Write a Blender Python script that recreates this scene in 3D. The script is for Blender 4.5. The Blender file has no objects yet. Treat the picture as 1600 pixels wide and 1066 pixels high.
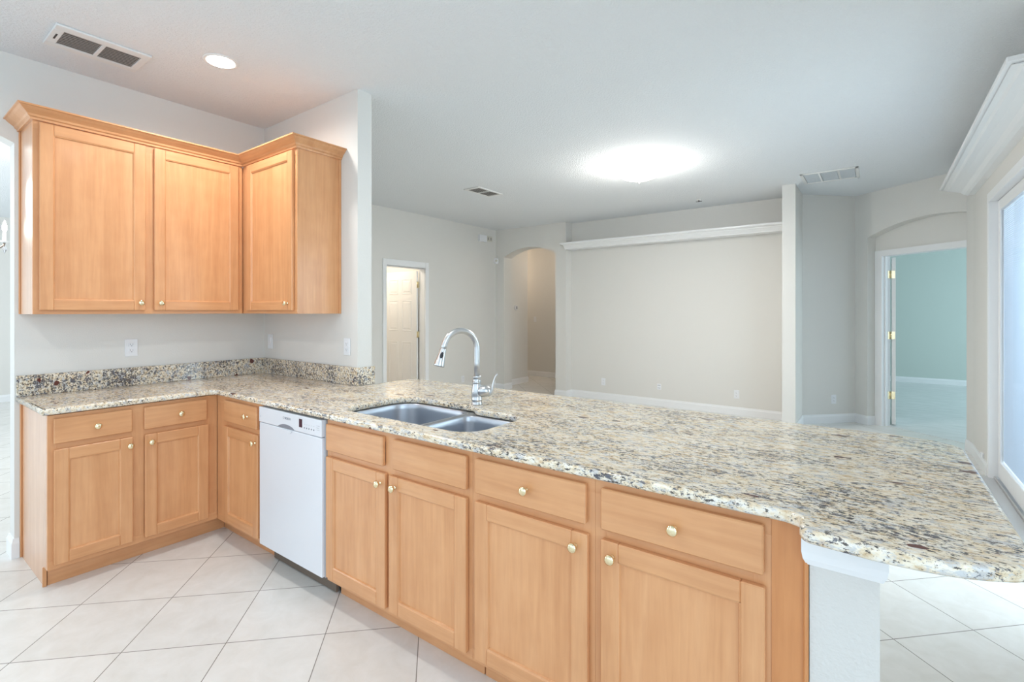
import bpy, bmesh, math, random
from mathutils import Vector, Matrix
from mathutils.geometry import tessellate_polygon
random.seed(7)
sc = bpy.context.scene
COL = sc.collection

# ------------------------------------------------------------------ camera
cam_data = bpy.data.cameras.new('camera')
cam = bpy.data.objects.new('camera', cam_data)
COL.objects.link(cam)
cam.location = (3.9844, -2.0198, 1.4168)
cam.rotation_euler = (math.radians(90), 0, 0.6367)
cam_data.sensor_width = 36
cam_data.lens = 771.19 / 1600 * 36
cam_data.shift_y = -(533 - 486.83) / 1600
cam_data.clip_start = 0.02
sc.camera = cam

# ------------------------------------------------------------------ world, exposure
world = bpy.data.worlds.new('sky')
sc.world = world
world.use_nodes = True
bg = world.node_tree.nodes['Background']
bg.inputs[0].default_value = (0.70, 0.86, 1.0, 1)
bg.inputs[1].default_value = 1.0
sc.view_settings.view_transform = 'Standard'
sc.view_settings.look = 'None'
sc.view_settings.gamma = 1
sc.view_settings.exposure = 0.6
sc.cycles.max_bounces = 10
sc.cycles.diffuse_bounces = 6
sc.cycles.sample_clamp_indirect = 6

def lamp(name, kind, loc, power, color=(1, 1, 1), size=0.1, rot=(0, 0, 0), spot=None, size_y=None):
    d = bpy.data.lights.new(name, kind)
    d.energy = power
    d.color = color
    if kind == 'AREA':
        d.size = size
        if size_y:
            d.shape = 'RECTANGLE'
            d.size_y = size_y
    elif kind == 'SPOT':
        d.shadow_soft_size = size
        d.spot_size = spot or 2.4
        d.spot_blend = 0.6
    else:
        d.shadow_soft_size = size
    o = bpy.data.objects.new(name, d)
    o.location = loc
    o.rotation_euler = rot
    COL.objects.link(o)
    return o

H = 2.892
WARM = (1.0, 0.86, 0.70)
# added daylight-coloured fill behind the camera, no window stands there
lamp('kitchen_rear_fill', 'AREA', (2.6, -4.9, 1.7), 8, (0.86, 0.94, 1.0), 4.2, (math.radians(82), 0, 0), size_y=1.8)
# ceiling cans of the kitchen (those above and behind the camera too)
for q, (lx, ly) in enumerate([(0.873, -0.70), (0.9, -2.5), (2.5, -0.8), (2.5, -2.6)]):
    lamp('can_light', 'SPOT', (lx, ly, H - 0.03), (29, 21, 20, 10)[q], (1.0, 0.965, 0.93), 0.07, (0, 0, 0), 2.95)
# added cool fill right of the camera to brighten the kitchen walls
lamp('kitchen_right_fill', 'AREA', (6.2, -2.3, 1.8), 35, (0.68, 0.86, 1.0), 3.0, (0, math.radians(72), 0), size_y=2.0)
# daylight outside the sliding glass door
lamp('patio_daylight', 'AREA', (5.7, 1.5, 1.75), 66, (0.68, 0.88, 1.0), 2.0, (0, math.radians(64), 0), size_y=2.6)
lamp('flush_light', 'AREA', (2.06, 2.74, H - 0.20), 26, (1.0, 0.95, 0.88), 0.36)
lamp('flush_glow', 'POINT', (2.06, 2.74, H - 0.27), 13, (1.0, 0.95, 0.88), 0.08)
lamp('hall_light', 'POINT', (-0.75, 6.4, 2.45), 8, (1.0, 0.84, 0.67), 0.12)
lamp('hall_side_fill', 'POINT', (-2.9, 6.3, 2.4), 13, (1.0, 0.78, 0.57), 0.12)  # second hall source, added to brighten the back wall
lamp('closet_light', 'POINT', (-2.5, 2.6, 2.5), 20, WARM, 0.12)
lamp('dining_light', 'POINT', (-1.8, -1.55, 2.35), 25, (1.0, 0.93, 0.85), 0.2)
lamp('dining_window_daylight', 'AREA', (-4.0, -4.9, 1.6), 75, (0.84, 0.93, 1.0), 3.5, (math.radians(88), 0, 0), size_y=2.0)
lamp('bedroom_window_daylight', 'AREA', (8.2, 8.2, 1.6), 58, (0.70, 0.94, 1.0), 3.2, (0, math.radians(90), 0), size_y=1.8)

# ------------------------------------------------------------------ materials
def mat(name, color, rough=0.5, metal=0.0, spec=0.5, bump=None, emit=None, coat=0.0):
    m = bpy.data.materials.new(name)
    m.use_nodes = True
    nt = m.node_tree
    p = nt.nodes['Principled BSDF']
    p.inputs['Base Color'].default_value = (*color, 1)
    p.inputs['Roughness'].default_value = rough
    p.inputs['Metallic'].default_value = metal
    p.inputs['Specular IOR Level'].default_value = spec
    p.inputs['Coat Weight'].default_value = coat
    p.inputs['Coat Roughness'].default_value = 0.15
    if bump:
        scale, strength, dist = bump
        g = nt.nodes.new('ShaderNodeNewGeometry')
        n = nt.nodes.new('ShaderNodeTexNoise')
        n.inputs['Scale'].default_value = scale
        n.inputs['Detail'].default_value = 3
        b = nt.nodes.new('ShaderNodeBump')
        b.inputs['Strength'].default_value = strength
        b.inputs['Distance'].default_value = dist
        nt.links.new(g.outputs['Position'], n.inputs['Vector'])
        nt.links.new(n.outputs['Fac'], b.inputs['Height'])
        nt.links.new(b.outputs['Normal'], p.inputs['Normal'])
    if emit:
        p.inputs['Emission Color'].default_value = (*emit[0], 1)
        p.inputs['Emission Strength'].default_value = emit[1]
    return m

def ramp(nt, src, stops):
    r = nt.nodes.new('ShaderNodeValToRGB')
    cr = r.color_ramp
    while len(cr.elements) > 1:
        cr.elements.remove(cr.elements[-1])
    cr.elements[0].position = stops[0][0]
    cr.elements[0].color = (*stops[0][1], 1)
    for pos, c in stops[1:]:
        e = cr.elements.new(pos)
        e.color = (*c, 1)
    nt.links.new(src, r.inputs['Fac'])
    return r.outputs['Color']

def mixc(nt, fac, a, b):
    m = nt.nodes.new('ShaderNodeMix')
    m.data_type = 'RGBA'
    for sock, v in ((m.inputs[0], fac), (m.inputs[6], a), (m.inputs[7], b)):
        if isinstance(v, (int, float)):
            sock.default_value = v
        elif isinstance(v, tuple):
            sock.default_value = (*v, 1)
        else:
            nt.links.new(v, sock)
    return m.outputs[2]

def mapped(nt, scale=(1, 1, 1), loc=(0, 0, 0), rot=(0, 0, 0), obj=False):
    if obj:
        g = nt.nodes.new('ShaderNodeTexCoord').outputs['Object']
    else:
        g = nt.nodes.new('ShaderNodeNewGeometry').outputs['Position']
    mp = nt.nodes.new('ShaderNodeMapping')
    mp.inputs['Scale'].default_value = scale
    mp.inputs['Location'].default_value = loc
    mp.inputs['Rotation'].default_value = rot
    nt.links.new(g, mp.inputs['Vector'])
    return mp.outputs['Vector']

def noise(nt, vec, scale, detail=3, rough=0.5, dist=0.0):
    n = nt.nodes.new('ShaderNodeTexNoise')
    n.inputs['Scale'].default_value = scale
    n.inputs['Detail'].default_value = detail
    n.inputs['Roughness'].default_value = rough
    n.inputs['Distortion'].default_value = dist
    nt.links.new(vec, n.inputs['Vector'])
    return n.outputs['Fac']

def wood(name, axis, tint=(1, 1, 1), off=0.0):
    m = mat(name, (0.6, 0.35, 0.18), 0.38, coat=0.25)
    nt = m.node_tree
    p = nt.nodes['Principled BSDF']
    s = [1, 1, 1]
    s['xyz'.index(axis)] = 0.07
    v = mapped(nt, tuple(s), (off, off * 1.7, off * 0.6))
    fine = noise(nt, v, 60, 5, 0.6, 0.3)
    broad = noise(nt, v, 9, 4, 0.55, 1.4)
    blot = noise(nt, mapped(nt, (1, 1, 1)), 9, 2, 0.5)
    def c(r, g, b):
        return (r * 0.945 * tint[0], g * 0.755 * tint[1], b * 0.625 * tint[2])
    a = ramp(nt, broad, [(0.32, c(0.60, 0.34, 0.170)), (0.5, c(0.70, 0.43, 0.235)), (0.68, c(0.76, 0.50, 0.295))])
    f = ramp(nt, fine, [(0.35, c(0.58, 0.32, 0.155)), (0.65, c(0.78, 0.50, 0.275))])
    col = mixc(nt, 0.34, a, f)
    bl = ramp(nt, blot, [(0.35, c(0.62, 0.36, 0.18)), (0.65, c(0.76, 0.49, 0.27))])
    col = mixc(nt, 0.22, col, bl)
    nt.links.new(col, p.inputs['Base Color'])
    return m

WOODV = wood('maple_vertical', 'z')
WOODP = wood('maple_panel', 'z', (1.03, 1.03, 1.03), 3.1)
WOODX = wood('maple_along_peninsula', 'x', (1, 1, 1), 1.3)
WOODG = wood('maple_gloss_end', 'z', (1, 1, 1), 2.2)
WOODG.node_tree.nodes['Principled BSDF'].inputs['Coat Weight'].default_value = 1.0
WOODG.node_tree.nodes['Principled BSDF'].inputs['Coat Roughness'].default_value = 0.2
FILLER = wood('maple_filler', 'z', (0.90, 0.75, 0.58), 7.7)
WOODY = wood('maple_along_wall', 'y', (1, 1, 1), 5.3)

def granite(name, stretch, more=0.0, gamt=0.8):
    m = mat(name, (0.6, 0.5, 0.4), 0.09, spec=0.55)
    nt = m.node_tree
    p = nt.nodes['Principled BSDF']
    v = mapped(nt, stretch)
    v2 = mapped(nt, stretch, (3.3, 1.7, 0.4))
    v3 = mapped(nt, stretch, (7.1, 2.2, 5.4))
    v4 = mapped(nt, stretch, (2.1, 9.2, 1.4))
    base = ramp(nt, noise(nt, v, 60, 5, 0.65), [(0.34, (0.56, 0.41, 0.25)), (0.44, (0.74, 0.62, 0.44)), (0.54, (0.83, 0.75, 0.61)), (0.66, (0.82, 0.79, 0.73))])
    gre = ramp(nt, noise(nt, v3, 44, 4, 0.7), [(0.52, (0, 0, 0)), (0.60, (gamt, gamt, gamt))])
    col = mixc(nt, gre, base, (0.52, 0.53, 0.545))
    warm = ramp(nt, noise(nt, v2, 36, 4, 0.6), [(0.61, (0, 0, 0)), (0.70, (0.5, 0.5, 0.5))])
    col = mixc(nt, warm, col, (0.58, 0.36, 0.18))
    big = noise(nt, v2, 6, 3, 0.55)
    sub = nt.nodes.new('ShaderNodeMath')
    sub.operation = 'MULTIPLY_ADD'
    sub.inputs[1].default_value = 0.24
    sub.inputs[2].default_value = -0.12 + more
    nt.links.new(big, sub.inputs[0])
    def specks(vec, scale, lo, hi, amt, c, detail=4, rough=0.7, dist=0.0):
        ad = nt.nodes.new('ShaderNodeMath')
        ad.operation = 'ADD'
        nt.links.new(noise(nt, vec, scale, detail, rough, dist), ad.inputs[0])
        nt.links.new(sub.outputs[0], ad.inputs[1])
        f = ramp(nt, ad.outputs[0], [(lo, (0, 0, 0)), (hi, (amt, amt, amt))])
        return mixc(nt, f, col, c)
    col = specks(v, 105, 0.56, 0.605, 1.0, (0.075, 0.065, 0.06))
    col = specks(v4, 62, 0.575, 0.62, 0.95, (0.09, 0.095, 0.12), 5, 0.75, 0.5)
    col = specks(v3, 190, 0.60, 0.65, 0.85, (0.13, 0.085, 0.06), 3)
    vo = nt.nodes.new('ShaderNodeTexVoronoi')
    vo.inputs['Scale'].default_value = 15
    wob = nt.nodes.new('ShaderNodeVectorMath')
    wob.operation = 'MULTIPLY_ADD'
    nz = nt.nodes.new('ShaderNodeTexNoise')
    nz.inputs['Scale'].default_value = 40
    nt.links.new(v, nz.inputs['Vector'])
    wob.inputs[1].default_value = (0.02, 0.02, 0.02)
    nt.links.new(nz.outputs['Color'], wob.inputs[0])
    nt.links.new(mapped(nt, (stretch[0] * 0.8, stretch[1], stretch[2]), (1.1, 0.3, 0.2)), wob.inputs[2])
    nt.links.new(wob.outputs[0], vo.inputs['Vector'])
    sep = nt.nodes.new('ShaderNodeSeparateColor')
    nt.links.new(vo.outputs['Color'], sep.inputs[0])
    pick = nt.nodes.new('ShaderNodeMath')
    pick.operation = 'MULTIPLY_ADD'
    pick.inputs[1].default_value = 0.5
    pick.inputs[2].default_value = -0.28
    nt.links.new(sep.outputs[0], pick.inputs[0])
    lt = nt.nodes.new('ShaderNodeMath')
    lt.operation = 'LESS_THAN'
    nt.links.new(vo.outputs['Distance'], lt.inputs[0])
    nt.links.new(pick.outputs[0], lt.inputs[1])
    col = mixc(nt, lt.outputs[0], col, (0.11, 0.028, 0.02))
    nt.links.new(col, p.inputs['Base Color'])
    return m

GRANITE = granite('granite_top', (0.5, 1.0, 1.0))
GRANITE_V = granite('granite_splash', (0.85, 0.85, 0.75), 0.035, 0.95)

def tile():
    m = mat('floor_tile', (0.75, 0.75, 0.73), 0.22, spec=0.45)
    nt = m.node_tree
    p = nt.nodes['Principled BSDF']
    T = 0.4035
    u0 = (0.8914 - 1.3415) / math.sqrt(2)
    v0 = (0.8914 + 1.3415) / math.sqrt(2)
    v = mapped(nt, (1, 1, 1), (-u0, v0, 0), (0, 0, math.radians(-45)))
    b = nt.nodes.new('ShaderNodeTexBrick')
    b.offset = 0.0
    b.inputs['Scale'].default_value = 1
    b.inputs['Brick Width'].default_value = 0.4060
    b.inputs['Row Height'].default_value = 0.4005
    b.inputs['Mortar Size'].default_value = 0.0022
    b.inputs['Mortar Smooth'].default_value = 0.2
    b.inputs['Color1'].default_value = (0.735, 0.725, 0.70, 1)
    b.inputs['Color2'].default_value = (0.775, 0.765, 0.74, 1)
    b.inputs['Mortar'].default_value = (0.27, 0.255, 0.235, 1)
    nt.links.new(v, b.inputs['Vector'])
    w = mapped(nt, (1, 1, 1))
    cl = ramp(nt, noise(nt, w, 9, 5, 0.65, 0.5), [(0.3, (0.90, 0.89, 0.87)), (0.7, (1, 1, 1))])
    mx = nt.nodes.new('ShaderNodeMix')
    mx.data_type = 'RGBA'
    mx.blend_type = 'MULTIPLY'
    mx.inputs[0].default_value = 1
    nt.links.new(b.outputs['Color'], mx.inputs[6])
    nt.links.new(cl, mx.inputs[7])
    nt.links.new(mx.outputs[2], p.inputs['Base Color'])
    bu = nt.nodes.new('ShaderNodeBump')
    bu.inputs['Strength'].default_value = 0.4
    bu.inputs['Distance'].default_value = 0.002
    bu.invert = True
    nt.links.new(b.outputs['Fac'], bu.inputs['Height'])
    nt.links.new(bu.outputs['Normal'], p.inputs['Normal'])
    return m

TILE = tile()

def bedroom_floor():
    m = mat('bedroom_vinyl', (0.7, 0.7, 0.68), 0.25)
    nt = m.node_tree
    p = nt.nodes['Principled BSDF']
    col = ramp(nt, noise(nt, mapped(nt, (1, 6, 1)), 3, 4, 0.6, 0.4), [(0.3, (0.60, 0.62, 0.62)), (0.7, (0.74, 0.75, 0.75))])
    nt.links.new(col, p.inputs['Base Color'])
    return m

BEDFLOOR = bedroom_floor()
PAINT = mat('wall_paint', (0.715, 0.70, 0.665), 0.75, spec=0.25, bump=(160, 0.25, 0.003))
PAINTB = mat('bedroom_paint_cool_lit', (0.56, 0.62, 0.58), 0.8, spec=0.25)  # wall colour with the cool daylight tint put into it
CEIL = mat('ceiling_paint', (0.74, 0.765, 0.785), 0.9, spec=0.2, bump=(75, 0.8, 0.008))
TRIM = mat('white_trim', (0.82, 0.825, 0.83), 0.35)
TEXWHITE = mat('textured_white', (0.66, 0.64, 0.605), 0.7, bump=(95, 0.6, 0.005))
WHITE = mat('white_plastic', (0.80, 0.81, 0.83), 0.3)
DWWHITE = mat('appliance_white', (0.73, 0.74, 0.77), 0.25)
DWGREY = mat('appliance_grey', (0.42, 0.43, 0.45), 0.4)
INK = mat('grey_ink', (0.22, 0.22, 0.25), 0.5)
DARK = mat('dark_gap', (0.03, 0.03, 0.03), 0.6)
TOEDARK = mat('toe_brown', (0.16, 0.12, 0.09), 0.6)
DISPLAY = mat('display_window', (0.05, 0.02, 0.04), 0.15)
BRASS = mat('brass', (0.88, 0.76, 0.50), 0.14, 1.0)
NICKEL = mat('brushed_nickel', (0.62, 0.63, 0.64), 0.30, 1.0)
BLACKP = mat('black_rubber', (0.012, 0.014, 0.02), 0.35)
STEEL = mat('stainless', (0.50, 0.53, 0.58), 0.36, 1.0)
DOORW = mat('door_white', (0.80, 0.80, 0.79), 0.4)
VENTGREY = mat('vent_slat', (0.34, 0.32, 0.30), 0.5)
VENTDARK = mat('vent_dark', (0.05, 0.045, 0.04), 0.7)
VENTW = mat('vent_white', (0.74, 0.74, 0.73), 0.5)
FILTER = mat('filter_grille', (0.58, 0.62, 0.65), 0.6)
LENS = mat('lamp_lens', (1, 1, 1), 0.4, emit=((1.0, 0.96, 0.90), 14))
DOME = mat('lamp_dome', (1, 1, 1), 0.4, emit=((1.0, 0.95, 0.88), 11))
BULB = mat('candle_bulb', (1, 1, 1), 0.4, emit=((1.0, 0.93, 0.82), 14))
PATIO = mat('patio_concrete', (0.62, 0.62, 0.60), 0.8)
THRESH = mat('aluminium', (0.62, 0.62, 0.62), 0.4, 0.6)
BRONZE = mat('chandelier_metal', (0.34, 0.29, 0.26), 0.3, 1.0)
TAN = mat('beige_plastic', (0.62, 0.60, 0.52), 0.45)
CRYSTAL = mat('crystal', (0.95, 0.96, 1.0), 0.03)
CRYSTAL.node_tree.nodes['Principled BSDF'].inputs['Transmission Weight'].default_value = 0.9
GLASS = mat('glass', (1, 1, 1), 0.0)
GLASS.node_tree.nodes['Principled BSDF'].inputs['Transmission Weight'].default_value = 1.0
GLASS.node_tree.nodes['Principled BSDF'].inputs['IOR'].default_value = 1.02
def blind_mat():
    m = bpy.data.materials.new('blind_slat')
    m.use_nodes = True
    nt = m.node_tree
    p = nt.nodes['Principled BSDF']
    p.inputs['Base Color'].default_value = (0.66, 0.72, 0.80, 1)
    t = nt.nodes.new('ShaderNodeBsdfTranslucent')
    t.inputs[0].default_value = (0.55, 0.63, 0.74, 1)
    mx = nt.nodes.new('ShaderNodeMixShader')
    mx.inputs[0].default_value = 0.55
    nt.links.new(p.outputs[0], mx.inputs[1])
    nt.links.new(t.outputs[0], mx.inputs[2])
    nt.links.new(mx.outputs[0], nt.nodes['Material Output'].inputs['Surface'])
    return m
BLIND = blind_mat()

# ------------------------------------------------------------------ mesh helpers
ORG = {}

class B:
    def __init__(self):
        self.bm = bmesh.new()

    def _merge(self, b2, mi=0, smooth=False):
        for f in b2.faces:
            f.material_index = mi
            f.smooth = smooth
        me = bpy.data.meshes.new('tmp')
        b2.to_mesh(me)
        b2.free()
        self.bm.from_mesh(me)
        bpy.data.meshes.remove(me)
        return self

    def box(self, x0, x1, y0, y1, z0, z1, bev=0.0, mi=0, seg=1):
        b = bmesh.new()
        bmesh.ops.create_cube(b, size=1)
        for v in b.verts:
            v.co = Vector(((x0 + x1) / 2 + v.co.x * (x1 - x0), (y0 + y1) / 2 + v.co.y * (y1 - y0), (z0 + z1) / 2 + v.co.z * (z1 - z0)))
        if bev:
            bmesh.ops.bevel(b, geom=b.edges[:], offset=bev, segments=seg, affect='EDGES', profile=0.5)
        return self._merge(b, mi)

    def prism(self, pts, fn, a, c, mi=0):
        """polygon pts (u, v) extruded from w=a to w=c; fn(u, v, w) -> xyz"""
        b = bmesh.new()
        lo = [b.verts.new(fn(u, v, a)) for u, v in pts]
        hi = [b.verts.new(fn(u, v, c)) for u, v in pts]
        n = len(pts)
        for i in range(n):
            b.faces.new((lo[i], lo[(i + 1) % n], hi[(i + 1) % n], hi[i]))
        for t in tessellate_polygon([[Vector((u, v, 0)) for u, v in pts]]):
            b.faces.new([lo[k] for k in t])
            b.faces.new([hi[k] for k in t])
        bmesh.ops.recalc_face_normals(b, faces=b.faces[:])
        return self._merge(b, mi)

    def lathe(self, prof, origin, axis=(0, 0, 1), seg=24, mi=0, smooth=True):
        b = bmesh.new()
        q = Vector((0, 0, 1)).rotation_difference(Vector(axis).normalized())
        o = Vector(origin)
        rings = []
        for r, h in prof:
            if r < 1e-6:
                rings.append([b.verts.new(o + q @ Vector((0, 0, h)))])
            else:
                rings.append([b.verts.new(o + q @ Vector((r * math.cos(2 * math.pi * k / seg), r * math.sin(2 * math.pi * k / seg), h))) for k in range(seg)])
        for A, C in zip(rings, rings[1:]):
            for k in range(seg):
                k2 = (k + 1) % seg
                if len(A) == 1 and len(C) == 1:
                    continue
                if len(A) == 1:
                    b.faces.new((A[0], C[k2], C[k]))
                elif len(C) == 1:
                    b.faces.new((A[k], A[k2], C[0]))
                else:
                    b.faces.new((A[k], A[k2], C[k2], C[k]))
        for R, flip in ((rings[0], True), (rings[-1], False)):
            if len(R) > 1:
                b.faces.new(R[::-1] if flip else R)
        bmesh.ops.recalc_face_normals(b, faces=b.faces[:])
        return self._merge(b, mi, smooth)

    def tube(self, pts, rad, seg=14, mi=0, flat=None):
        b = bmesh.new()
        pts = [Vector(p) for p in pts]
        n = len(pts)
        rad = rad if isinstance(rad, (list, tuple)) else [rad] * n
        rings = []
        up = None
        for i, p in enumerate(pts):
            t = (pts[min(i + 1, n - 1)] - pts[max(i - 1, 0)]).normalized()
            if up is None:
                up = Vector((0, 0, 1)) if abs(t.z) < 0.9 else Vector((1, 0, 0))
            s = t.cross(up)
            s.normalize()
            up = s.cross(t).normalized()
            ks = 1.0 if flat is None else flat
            rings.append([b.verts.new(p + rad[i] * (math.cos(2 * math.pi * k / seg) * s + ks * math.sin(2 * math.pi * k / seg) * up)) for k in range(seg)])
        for A, C in zip(rings, rings[1:]):
            for k in range(seg):
                b.faces.new((A[k], A[(k + 1) % seg], C[(k + 1) % seg], C[k]))
        b.faces.new(rings[0][::-1])
        b.faces.new(rings[-1])
        bmesh.ops.recalc_face_normals(b, faces=b.faces[:])
        return self._merge(b, mi, True)

    def loft(self, loops, mi=0, smooth=False, cap0=False, cap1=False, closed=True):
        b = bmesh.new()
        R = [[b.verts.new(p) for p in L] for L in loops]
        n = len(loops[0])
        for A, C in zip(R, R[1:]):
            for k in range(n if closed else n - 1):
                b.faces.new((A[k], A[(k + 1) % n], C[(k + 1) % n], C[k]))
        if cap0:
            b.faces.new(R[0][::-1])
        if cap1:
            b.faces.new(R[-1])
        bmesh.ops.recalc_face_normals(b, faces=b.faces[:])
        return self._merge(b, mi, smooth)

    def sweep(self, path, prof, i0=0, i1=None, mi=0):
        """moulding: prof = closed list of (out, z); out points to the right of the path"""
        P = [Vector((x, y)) for x, y in path]
        n = len(P)
        nor = []
        for i in range(n):
            ns = []
            if i > 0:
                d = (P[i] - P[i - 1]).normalized()
                ns.append(Vector((d.y, -d.x)))
            if i < n - 1:
                d = (P[i + 1] - P[i]).normalized()
                ns.append(Vector((d.y, -d.x)))
            if len(ns) == 1:
                nor.append(ns[0])
            else:
                m = (ns[0] + ns[1]).normalized()
                nor.append(m / max(m.dot(ns[0]), 0.2))
        i1 = n - 1 if i1 is None else i1
        loops = [[(P[i].x + nor[i].x * o, P[i].y + nor[i].y * o, z) for o, z in prof] for i in range(i0, i1 + 1)]
        return self.loft(loops, mi, False, True, True)

    def build(self, name, mats, parent=None, kind=None, label=None):
        me = bpy.data.meshes.new(name)
        org = Vector(ORG.get(parent, (0, 0, 0))) if parent else Vector((0, 0, 0))
        bmesh.ops.translate(self.bm, verts=self.bm.verts[:], vec=-org)
        self.bm.to_mesh(me)
        self.bm.free()
        for m in (mats if isinstance(mats, (list, tuple)) else [mats]):
            me.materials.append(m)
        o = bpy.data.objects.new(name, me)
        COL.objects.link(o)
        if parent:
            o.parent = parent
            ORG[o] = tuple(org)
        if kind:
            o['kind'] = kind
        if label:
            o['label'] = label
        return o

def thing(name, label, cat, loc=(0, 0, 0), rz=0.0, group=None, local=False):
    o = bpy.data.objects.new(name, None)
    o.empty_display_size = 0.05
    COL.objects.link(o)
    o.location = loc
    o.rotation_euler = (0, 0, rz)
    o['label'] = label
    o['category'] = cat
    if group:
        o['group'] = group
    ORG[o] = (0, 0, 0) if local else tuple(loc)
    return o

def tag(o, label, cat, group=None):
    o['label'] = label
    o['category'] = cat
    if group:
        o['group'] = group
    return o

def dup(root, loc, rz, label, group=None):
    r = root.copy()
    COL.objects.link(r)
    r.location = loc
    r.rotation_euler = (0, 0, rz)
    r['label'] = label
    if group:
        r['group'] = group
    for ch in list(root.children):
        c = ch.copy()
        COL.objects.link(c)
        c.parent = r
        for g in list(ch.children):
            d = g.copy()
            COL.objects.link(d)
            d.parent = c
    return r

XY = lambda u, v, w: (u, v, w)
XZ = lambda u, v, w: (u, w, v)
YZ = lambda u, v, w: (w, u, v)

def struct(b, name, m):
    return b.build(name, m, None, 'structure')

def arch(u0, u1, zs, za, n=24):
    """points of a segmental arch from u0 to u1, springing zs, apex za"""
    w = (u1 - u0) / 2
    h = za - zs
    R = (w * w + h * h) / (2 * h)
    c = (u0 + u1) / 2
    a = math.asin(w / R)
    return [(c + R * math.sin(-a + 2 * a * k / n), za - R + R * math.cos(-a + 2 * a * k / n)) for k in range(n + 1)]

# ------------------------------------------------------------------ room shell
struct(B().prism([(-8, -5), (4.95, -5), (4.95, 4.7), (9, 4.7), (9, 12), (-8, 12)], XY, -0.1, 0.0), 'floor', TILE)
struct(B().prism([(-8, -5), (4.95, -5), (4.95, 4.7), (9, 4.7), (9, 12), (-8, 12)], XY, H, H + 0.12), 'ceiling', CEIL)
struct(B().prism([(4.951, -6), (16, -6), (16, 4.7), (4.951, 4.7)], XY, -0.14, -0.04), 'floor_patio', PATIO)

a = arch(-2.95, -1.44, 2.385, 2.56)
struct(B().prism([(-5, 0), (-2.95, 0)] + a + [(-1.44, 0), (0, 0), (0, H), (-5, H)], YZ, -0.12, 0.0), 'wall_left', PAINT)
struct(B().box(-7, 1.22, 0.0, 0.112, 0, H), 'wall_partition', PAINT)
struct(B().box(-7.12, -7.0, -5, 0.112, 0, H), 'wall_dining', PAINT)
struct(B().prism([(0.112, 0), (2.533, 0), (2.533, 2.07), (3.283, 2.07), (3.283, 0), (5.04, 0), (5.04, H), (0.112, H)], YZ, -1.72, -1.6), 'wall_great_room_left', PAINT)
XJ = -0.13
a = arch(-1.42, -0.332, 2.388, 2.535)
struct(B().prism([(-1.72, 0), (-1.42, 0)] + a + [(-0.332, 0), (XJ, 0), (XJ, H), (-1.72, H)], XZ, 5.04, 5.28), 'wall_far_arch', PAINT)
struct(B().box(XJ, 3.10, 5.22, 5.34, 0, H), 'wall_far', PAINT)
struct(B().box(3.092, 3.229, 4.5, 5.34, 0, H), 'wall_pier', PAINT)

def D(A, e, n):
    return lambda s, z, off: (A[0] + e[0] * s + n[0] * off, A[1] + e[1] * s + n[1] * off, z)
q2 = math.sqrt(0.5)
D1A, D1e, D1n = (3.229, 5.149), (q2, q2), (q2, -q2)
struct(B().prism([(0, 0), (0.751, 0), (0.751, H), (0, H)], D(D1A, D1e, D1n), -0.12, 0), 'wall_angled_left', PAINT)
D2A, D2e, D2n = (3.758, 5.68), (0.769, -0.639), (-0.639, -0.769)
fD2 = D(D2A, D2e, D2n)
a = arch(0.17, 1.65, 2.335, 2.485)
struct(B().prism([(-0.001, 0), (0.17, 0)] + a + [(1.65, 0), (1.95, 0), (1.95, H), (-0.001, H)], fD2, -0.13, 0), 'wall_angled_arch', PAINT)
struct(B().prism([(-0.1, 0), (0.24, 0), (0.24, 2.115), (1.52, 2.115), (1.52, 0), (1.95, 0), (1.95, H), (-0.1, H)], fD2, -0.25, -0.13), 'wall_angled_back', PAINT)
struct(B().prism([(-1.0, 0), (1.0, 0), (1.0, 2.40), (3.78, 2.40), (3.78, 0), (4.62, 0), (4.62, H), (-1.0, H)], YZ, 4.75, 4.90), 'wall_right', PAINT)
struct(B().prism([(4.75, 4.62), (4.721, 4.80), (4.745, 4.835), (4.9, 4.72), (4.9, 4.62)], XY, 0, H), 'wall_right_corner', PAINT)
# hall behind the arch
struct(B().box(-1.78, -1.66, 5.28, 6.14, 0, H), 'wall_hall_left', PAINT)
struct(B().box(-4.0, 1.5, 7.0, 7.12, 0, H), 'wall_hall_back', PAINT)
struct(B().box(1.38, 1.5, 5.34, 7.0, 0, H), 'wall_hall_right', PAINT)
struct(B().box(-4.12, -4.0, 3.6, 7.12, 0, H), 'wall_hall_end', PAINT)
# small room behind the white door
struct(B().box(-3.5, -3.38, 1.9, 3.6, 0, H), 'wall_closet_back', PAINT)
struct(B().box(-3.38, -1.72, 3.48, 3.6, 0, H), 'wall_closet_right', PAINT)
struct(B().box(-3.38, -1.72, 1.9, 2.0, 0, H), 'wall_closet_left', PAINT)
# bedroom
struct(B().box(2.6, 9, 10.6, 10.72, 0, H), 'wall_bedroom_back', PAINTB)
struct(B().box(2.48, 2.6, 5.34, 10.72, 0, H), 'wall_bedroom_left', PAINTB)
struct(B().prism([fD2(0.24, 0, -0.2)[:2], fD2(1.9, 0, -0.2)[:2], (9, 4.75), (9, 10.6), (2.6, 10.6), (2.6, 6.0)], XY, 0.0, 0.004), 'floor_bedroom', BEDFLOOR)

struct(B().box(4.95, 9.0, 4.60, 4.72, -0.04, H), 'wall_exterior', PAINT)

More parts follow.
